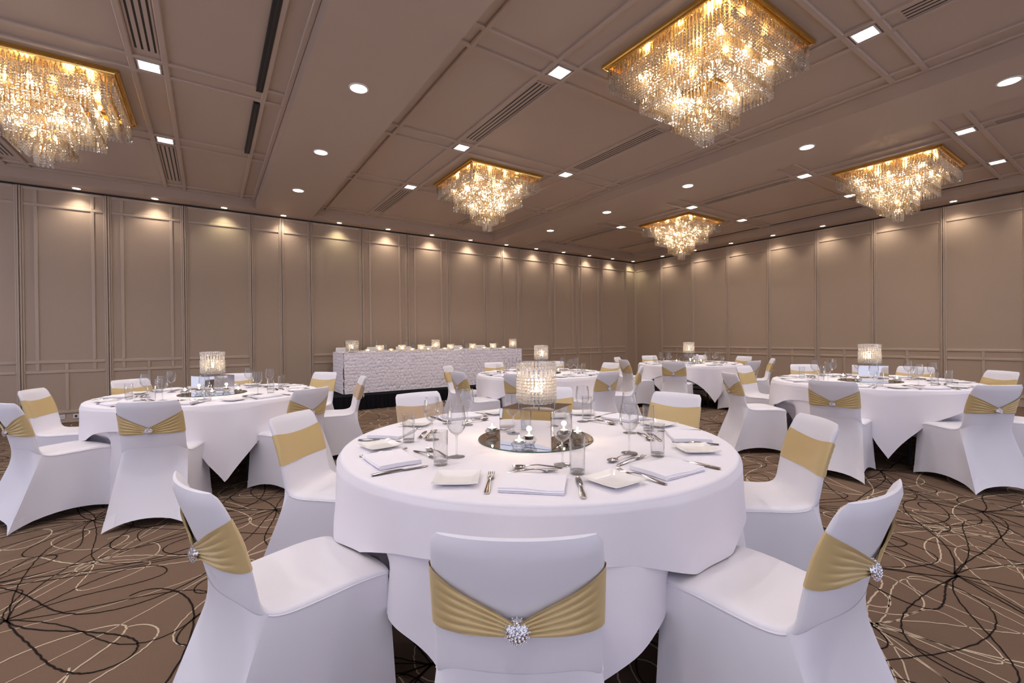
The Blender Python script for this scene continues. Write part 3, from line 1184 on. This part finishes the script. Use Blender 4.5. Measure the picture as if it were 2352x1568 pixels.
def cloth(centre, tip, s, rad, ztop, zmin, chairs, amp, seed, on_seat, top, gain=1.0):
    r0 = random.Random(seed)
    ph = [r0.uniform(0, 6.28) for _ in range(5)]
    n = 288
    th = np.arange(n) / n * 2 * PI
    deg = np.degrees(th)
    dm = ((deg - tip - 45 + 45) % 90) - 45
    drop = s / np.cos(np.radians(dm)) - rad
    drop = drop.min() + (drop - drop.min()) * gain
    cw = np.zeros(n)
    for c in chairs:
        d = (deg - c + 180) % 360 - 180
        cw = np.maximum(cw, np.exp(-(d / 10.5) ** 4))
    drop = np.minimum(drop, ztop - zmin + 0.01 * np.sin(th * 23 + ph[0]))
    if on_seat:
        lim = np.minimum(drop, ztop - 0.486)
        drop = drop * (1 - cw) + lim * cw
    rows = []
    if top:
        for q in (0.02, 0.25, 0.5, 0.72, 0.88, 0.95, 0.982):
            rows.append(np.stack([rad * q * np.cos(th), rad * q * np.sin(th), np.full(n, ztop)], 1))
    for a in np.linspace(0.1, 1, 5):
        rr = rad - 0.014 + 0.016 * math.sin(a * PI / 2)
        z = ztop - 0.016 + 0.016 * math.cos(a * PI / 2)
        rows.append(np.stack([rr * np.cos(th), rr * np.sin(th), np.full(n, z)], 1))
    tipw = np.exp(-((45 - np.abs(dm)) / 16.0) ** 2)
    for tt in np.linspace(0.05, 1, 20):
        z = ztop - 0.016 - (drop - 0.016) * tt
        dn = ztop - z
        ramp = np.clip(dn / 0.16, 0, 1.3) if top else np.clip((0.56 - z) / 0.22, 0, 1.2)
        wv = amp * ramp * (np.sin(7 * th + ph[1]) + 0.8 * np.sin(13 * th + ph[2]) + 0.5 * np.sin(22 * th + ph[3]))
        fl = (0.012 if top else 0.004) + 0.035 * dn * (1 - 0.5 * tipw)
        pull = cw * np.clip((0.55 - z) / 0.07, 0, 1) * (0.0 if on_seat else 0.115)
        rr = rad + fl + wv + 0.02 * tipw * dn - pull
        zz = np.maximum(z, 0.006)
        rows.append(np.stack([rr * np.cos(th), rr * np.sin(th), zz], 1))
    mb = MB().grid(rows, close_u=True)
    if top:
        mb.f.append(tuple(range(n)))
    return mb


def round_table(cx, cy, tname, chairs, tip_over, tip_under, lampscale, seed, tans=(), places=None, boxrot=40, box_off=(0, 0), candles=(), s_under=1.2, gain=1.0):
    chairs = sorted(chairs, key=lambda c: math.hypot(cx + 1.1 * math.cos(R(c[0])), cy + 1.1 * math.sin(R(c[0]))))
    front = chairs[0][0]
    order = sorted(chairs, key=lambda c: (front - c[0]) % 360)
    ang = [c[0] for c in order]
    t = thing('round_table', 'round folding banquet table hidden under cloths, %s' % tname, 'table', (cx, cy, 0), R(front), 'round banquet tables')
    MB().lathe([(0.0005, 0.712), (0.905, 0.712), (0.912, 0.718), (0.912, 0.734), (0.905, 0.740), (0.0005, 0.740)], 48).build('tabletop', 'table_wood', t, 40)
    for k in range(4):
        a = PI / 4 + k * PI / 2
        x, y = 0.52 * math.cos(a), 0.52 * math.sin(a)
        MB().tube([(x, y, 0.711), (x * 1.05, y * 1.05, 0.0)], 0.017, 10).build('leg', 'black_leg', t, 60)
    for sg in (-1, 1):
        MB().tube([(sg * 0.37, -0.37, 0.30), (sg * 0.37, 0.37, 0.30)], 0.011, 8).build('stretcher', 'black_leg', t, 60)
    u = cloth((cx, cy), tip_under, s_under, RT - 0.012, ZTAB - 0.004, 0.05, ang, 0.012, seed + 50, False, False).build('under_tablecloth', 'table_linen', None, 60, (cx, cy, 0))
    tag(u, 'longer white under-cloth hanging below the top cloth, %s' % tname, 'tablecloth', 'white under-cloths')
    o = cloth((cx, cy), tip_over, 1.095, RT, ZTAB, 0.10, ang, 0.0075, seed, True, True, gain).build('tablecloth', 'table_linen', None, 60, (cx, cy, 0))
    tag(o, 'white linen top cloth with drooping corners, %s' % tname, 'tablecloth', 'white top tablecloths')

    for k, c in enumerate(order):
        a = R(c[0])
        rtop = c[1]
        r0 = rtop - 0.312
        rz = a + PI / 2 + R(c[2] if len(c) > 2 else random.uniform(-4, 4))
        seat = 'the front one' if k == 0 else '%s clockwise from the front one' % ORD[k]
        chair(cx + r0 * math.cos(a), cy + r0 * math.sin(a), rz, 'white covered chair with %s sash, %s, %s' % ('tan' if k in tans else 'gold', seat, tname), 'banquet chairs at the round tables', 'tan_satin' if k in tans else 'gold_satin', sz=c[3] if len(c) > 3 else 1.0)
        pa = R(places[k]) if places else a + R(random.uniform(-3, 3))
        ex, ey = -math.sin(pa), math.cos(pa)       # sitter's right
        ox, oy = math.cos(pa), math.sin(pa)
        rzp = pa + PI / 2
        sp = 'front seat' if k == 0 else '%s seat clockwise from the front' % ORD[k]
        J = lambda s=0.008: random.uniform(-s, s)

        def at(rx, out, z=ZTAB + 0.0008):
            return (cx + ex * rx + ox * out, cy + ey * rx + oy * out, z)
        w = '%s, %s' % (sp, tname)
        tag(link('side_plate', PLATE, None, at(-0.255 + J(), 0.712 + J()), rzp + J(0.12)), 'square white side plate at the %s' % w, 'plate', 'square side plates')
        tag(link('fork', FORK, None, at(-0.137 + J(), 0.735 + J()), rzp + J(0.08)), 'steel dinner fork at the %s' % w, 'fork', 'dinner forks')
        tag(link('napkin', NAPK[(k + seed) % 5], None, at(0.010 + J(), 0.752 + J()), rzp + J(0.12)), 'folded white napkin at the %s' % w, 'napkin', 'folded napkins')
        tag(link('knife', KNIFE, None, at(0.160 + J(), 0.757 + J()), rzp + J(0.08)), 'steel dinner knife at the %s' % w, 'knife', 'dinner knives')
        tag(link('dessert_spoon', SPOON, None, at(0.015 + J(), 0.545 + J(0.006)), rzp + PI / 2 + 0.10 + J(0.06)), 'steel dessert spoon at the %s' % w, 'spoon', 'dessert spoons')
        tag(link('dessert_fork', DFORK, None, at(0.005 + J(), 0.592 + J(0.006)), rzp - PI / 2 + 0.12 + J(0.06)), 'steel dessert fork at the %s' % w, 'fork', 'dessert forks')
        wine_glass(at(0.112 + J(), 0.495 + J()), 'empty stemmed wine glass at the %s' % w)
        tumbler(at(0.170 + J(), 0.600 + J()), 'empty straight water tumbler at the %s' % w)
    # centrepiece
    mz = ZTAB + 0.0006
    m = thing('mirror_base', 'round mirror disc under the centrepiece, %s' % tname, 'mirror', (cx + box_off[0] * 0.25, cy + box_off[1] * 0.25, mz), 0, 'round mirror bases')
    MB().lathe([(0.0005, 0.0045), (0.2835, 0.0045)], 64).build('mirror_face', 'mirror', m)
    MB().lathe([(0.0005, 0.0), (0.285, 0.0), (0.2855, 0.0025), (0.2835, 0.0044)], 64).build('glass_edge', 'mirror_edge', m, 60)
    bx, by = cx + box_off[0], cy + box_off[1]
    bz = mz + 0.0048
    b = thing('mirrored_box', 'mirrored cube plinth under the crystal lamp, %s' % tname, 'box', (bx, by, bz), R(boxrot), 'mirrored plinths')
    h = 0.131
    for k in range(4):
        a = k * PI / 2
        q = MB().cbox(-h, h, -h, -h + 0.003, 0.0, 0.166, 0.0012, '-y').build('mirror_panel', 'mirror', b)
        q.rotation_euler = (0, 0, a)
    MB().cbox(-h, h, -h, h, 0.166, 0.170, 0.0012, '+z').build('mirror_lid', 'mirror', b)
    if 'lamp' not in PROTO:
        PROTO['lamp'] = l = crystal_lamp()
    else:
        l = copy_tree(PROTO['lamp'])
    l.location = (bx, by, bz + 0.1702)
    l.scale = (lampscale, lampscale, 1.0 if lampscale == 1.0 else 1.08)
    tag(l, 'lit crystal bead drum lamp on mirrored cube, %s' % tname, 'candle lamp', 'crystal drum lamps')
    for k, (dx, dy) in enumerate(candles):
        tealight((cx + dx, cy + dy, mz + 0.0048), 'lit tealight in faceted crystal holder, %s by distance from camera, %s' % (ORD[k + 1], tname))


def near_sort(cx, cy, cs):
    return sorted(cs, key=lambda d: (cx + d[0]) * fw[0] + (cy + d[1]) * fw[1])


T1 = (1.36, 1.81)
c1 = [(x - T1[0], y - T1[1]) for x, y in ((1.138, 1.632), (1.475, 1.620), (1.190, 1.945))]
round_table(*T1, 'closest round table', [(-129.3, 1.375, 3), (-172.3, 1.453, 8), (138, 1.37, -2), (92, 1.42, 2), (48, 1.46, 0), (7, 1.45, 2), (-37, 1.40, -4), (-86.5, 1.41, -5)], -177, -132, 1.0, 1,
            tans=(3,), places=[-128, -180, 138, 92, 48, 6, -38, -87], boxrot=28, box_off=(1.300 - T1[0], 1.715 - T1[1]), candles=near_sort(*T1, c1), s_under=1.27, gain=0.32)
T2 = (0.03, 5.20)
round_table(*T2, 'socket-side round table', [(-107, 1.36), (-58, 1.35), (-6, 1.42), (35, 1.50), (80, 1.45), (122, 1.42), (163, 1.40), (-149, 1.42)], -86, -135, 1.06, 2, tans=(6,), boxrot=25,
            candles=near_sort(*T2, [(-0.22, 0.02), (0.20, -0.17), (-0.01, -0.24)]))
T3 = (3.98, 5.13)
round_table(*T3, 'centre round table', [(-175, 1.45), (135, 1.46), (88, 1.44), (43, 1.46), (-2, 1.42), (-46, 1.42), (-91, 1.38), (-138, 1.42)], -95, -140, 1.06, 3, boxrot=35,
            candles=near_sort(*T3, [(0.16, -0.19), (-0.22, 0.05), (0.02, 0.25)]))
T4 = (7.60, 5.20)
round_table(*T4, 'corner round table', [(-155, 1.46), (161, 1.42), (118, 1.42), (71, 1.42), (27, 1.46), (-13, 1.46), (-54, 1.44), (-98, 1.38)], -120, -75, 1.06, 4, boxrot=55, s_under=1.14,
            candles=near_sort(*T4, [(-0.21, 0.12), (-0.12, -0.20), (0.03, -0.24), (0.19, -0.13)]))
T5 = (5.97, 1.86)
round_table(*T5, 'side-wall round table', [(-174, 1.45), (142, 1.53), (88, 1.45), (48, 1.46), (-2, 1.42), (-36, 1.42), (-84, 1.42), (-127, 1.40)], -155, -110, 1.06, 5, boxrot=30, s_under=1.18,
            candles=near_sort(*T5, [(-0.02, 0.24), (-0.235, 0.03), (-0.02, -0.24)]))

# ------------------------------------------------------------------ head table on its platform
PX0, PX1, PY0, PY1, PZ = 1.66, 6.45, 8.195, 9.73, 0.256
pl = thing('stage_platform', 'low black stage platform with pleated skirt under the head table', 'stage', (0, 0, 0))
MB().box(PX0, PX1, PY0, PY1, PZ - 0.04, PZ).build('deck', 'black_velvet', pl)


def skirt_strip(p0, p1, n):
    rows = []
    p0, p1 = np.array(p0), np.array(p1)
    d = (p1 - p0) / np.hypot(*(p1 - p0))
    nr = np.array([d[1], -d[0]])
    for z, k in ((PZ - 0.004, 0.25), (PZ * 0.7, 0.8), (PZ * 0.35, 1.0), (0.003, 1.15)):
        row = []
        for i in range(n + 1):
            q = p0 + (p1 - p0) * i / n
            s = 0.012 * k * math.sin(i * 0.9) + 0.006 * k * math.sin(i * 0.37 + 1)
            q = q + nr * (0.014 + s)
            row.append((q[0], q[1], z))
        rows.append(row)
    return MB().grid(rows)


skirt_strip((PX0, PY0), (PX1, PY0), 420).build('front_skirt', 'black_velvet', pl, 80)
skirt_strip((PX0, PY1), (PX0, PY0), 130).build('end_skirt', 'black_velvet', pl, 80)
skirt_strip((PX1, PY0), (PX1, PY1), 130).build('end_skirt', 'black_velvet', pl, 80)

HX0, HX1, HY0, HY1, HZ = 2.035, 6.00, 8.475, 9.27, 1.030
ht = thing('head_table', 'long trestle head table hidden beneath the ruffled cloth', 'table', (0, 0, 0))
MB().cbox(HX0 + 0.05, HX1 - 0.05, HY0 + 0.05, HY1 - 0.05, HZ - 0.045, HZ - 0.022, 0.004, '-z').build('tabletop', 'table_wood', ht)
for x in (HX0 + 0.3, (HX0 + HX1) / 2, HX1 - 0.3):
    for y in (HY0 + 0.15, HY1 - 0.15):
        MB().tube([(x, y, HZ - 0.045), (x, y, PZ)], 0.016, 8).build('leg', 'black_leg', ht, 60)


def rosettes(U, V, seed, sp=0.072, amp=0.017):
    """height field of swirled fabric roses on a staggered grid"""
    r0 = np.random.default_rng(seed)
    nu, nv = int(U.max() / sp) + 4, int(V.max() / (sp * 0.87)) + 4
    best = np.full(U.shape, 9.0)
    ang = np.zeros(U.shape)
    idx = np.zeros(U.shape)
    for j in range(nv):
        off = r0.uniform(-0.2, 0.2, (nu, 2)) * sp
        cu = (np.arange(nu) - 1 + 0.5 * (j % 2)) * sp + off[:, 0]
        cv = (j - 1) * sp * 0.87 + off[:, 1]
        k = np.clip(np.round((U - cu[0]) / sp).astype(int), 0, nu - 1)
        for dk in (-1, 0, 1):
            kk = np.clip(k + dk, 0, nu - 1)
            du, dv = U - cu[kk], V - cv[kk]
            d = np.hypot(du, dv)
            m = d < best
            best = np.where(m, d, best)
            ang = np.where(m, np.arctan2(dv, du), ang)
            idx = np.where(m, kk * 7.3 + j * 3.1, idx)
    q = np.clip(best / (sp * 0.62), 0, 1)
    h = amp * np.sqrt(1 - q ** 2 * 0.95)
    h += amp * 0.30 * np.sin(ang * 1.0 + best * 330 + idx) * (0.3 + q)
    h += amp * 0.18 * np.sin(ang * 5 + idx * 2 - best * 90)
    return h


def ruffle_panel(mb, org, eu, ev, en, lu, lv, seed, res=0.0095):
    nu, nv = int(lu / res), int(lv / res)
    U, V = np.meshgrid(np.linspace(0, lu, nu), np.linspace(0, lv, nv))
    Hh = rosettes(U, V, seed)
    org, eu, ev, en = [np.array(a, float) for a in (org, eu, ev, en)]
    P = org + U[..., None] * eu + V[..., None] * ev + Hh[..., None] * en
    mb.grid(P)


hc = MB()
ruffle_panel(hc, (HX0, HY0, PZ + 0.012), (1, 0, 0), (0, 0, 1), (0, -1, 0), HX1 - HX0, HZ - PZ - 0.016, 1)
ruffle_panel(hc, (HX0, HY1, PZ + 0.012), (0, -1, 0), (0, 0, 1), (-1, 0, 0), HY1 - HY0, HZ - PZ - 0.016, 2)
ruffle_panel(hc, (HX1, HY0, PZ + 0.012), (0, 1, 0), (0, 0, 1), (1, 0, 0), HY1 - HY0, HZ - PZ - 0.016, 3)
ruffle_panel(hc, (HX0, HY0, HZ - 0.018), (1, 0, 0), (0, 1, 0), (0, 0, 1), HX1 - HX0, HY1 - HY0, 4, 0.014)
tag(hc.build('ruffled_tablecloth', 'ruffle_cloth', None, 75), 'white rosette-ruffled cloth covering the long head table', 'tablecloth')

hz = HZ + 0.001
tall = [(2.225, 8.62, 1.22, 'tall wide lit crystal lamp at the socket end of the head table'), (3.93, 8.64, 0.92, 'tall unlit-looking crystal lamp at the middle of the head table'), (5.86, 8.62, 0.92, 'tall lit crystal lamp at the corner end of the head table')]
for x, y, s, lb in tall:
    l = copy_tree(PROTO['lamp'])
    l.location = (x, y, hz)
    l.scale = (s, s, 1.04)
    tag(l, lb, 'candle lamp', 'tall crystal lamps on the head table')
pv = None
for k, x in enumerate((2.745, 3.195, 3.60, 4.26, 4.79, 5.32)):
    v = votive(0.066, 0.125, 5) if pv is None else copy_tree(pv)
    pv = pv or v
    v.location = (x, 8.62, hz)
    tag(v, 'lit crystal bead votive on the head table, %s from the socket end' % ORD[k + 1], 'candle', 'crystal votives on the head table')
pv2 = None
for k, x in enumerate((2.52, 2.975, 3.41, 3.76, 4.13, 4.51, 5.10, 5.61)):
    v = votive(0.042, 0.048, 2) if pv2 is None else copy_tree(pv2)
    pv2 = pv2 or v
    v.location = (x, 8.64, hz)
    tag(v, 'tiny lit tealight cup on the head table, %s from the socket end' % ORD[k + 1], 'candle', 'tealight cups on the head table')
FLUTE = MB().lathe([(0.004, 0.07), (0.018, 0.09), (0.026, 0.13), (0.028, 0.225), (0.027, 0.225), (0.025, 0.13), (0.017, 0.092), (0.001, 0.078)], 18).mesh('flute_bowl', 'clear_glass', 60)
for k, x in enumerate((2.19, 2.78, 3.40, 4.74, 5.50)):
    t = thing('champagne_flute', 'slim champagne flute on the head table, %s from the socket end' % ORD[k + 1], 'glass', (x, 8.95, hz), 0, 'champagne flutes')
    link('flute_bowl', FLUTE, t)
    link('stem', STEM, t).scale = (1, 1, 0.8)
    link('foot', FOOT, t)
for k, x in enumerate((2.95, 3.55, 4.80, 5.62)):
    t = thing('water_tumbler', 'short water tumbler on the head table, %s from the socket end' % ORD[k + 1], 'tumbler', (x, 8.90, hz), 0, 'tumblers on the head table')
    link('tumbler_wall', TWALL, t)
    link('tumbler_base', TBASE, t)
for k, x in enumerate((2.30, 2.92, 3.55, 4.18, 4.81, 5.44)):
    chair(x, 9.215, PI + R(random.uniform(-2, 2)), 'white covered chair behind the head table, %s from the socket end' % ORD[k + 1], 'chairs behind the head table', z=PZ)
    pa = -PI / 2
    tag(link('napkin', NAPK[k % 5], None, (x, 9.06, hz + 0.0), PI + random.uniform(-0.1, 0.1)), 'folded white napkin on the head table, %s from the socket end' % ORD[k + 1], 'napkin', 'napkins on the head table')
    tag(link('side_plate', PLATE, None, (x + 0.24, 9.05, hz + 0.0), PI), 'square white plate on the head table, %s from the socket end' % ORD[k + 1], 'plate', 'plates on the head table')
print('things labelled', len(USED), 'objects', len(bpy.data.objects))
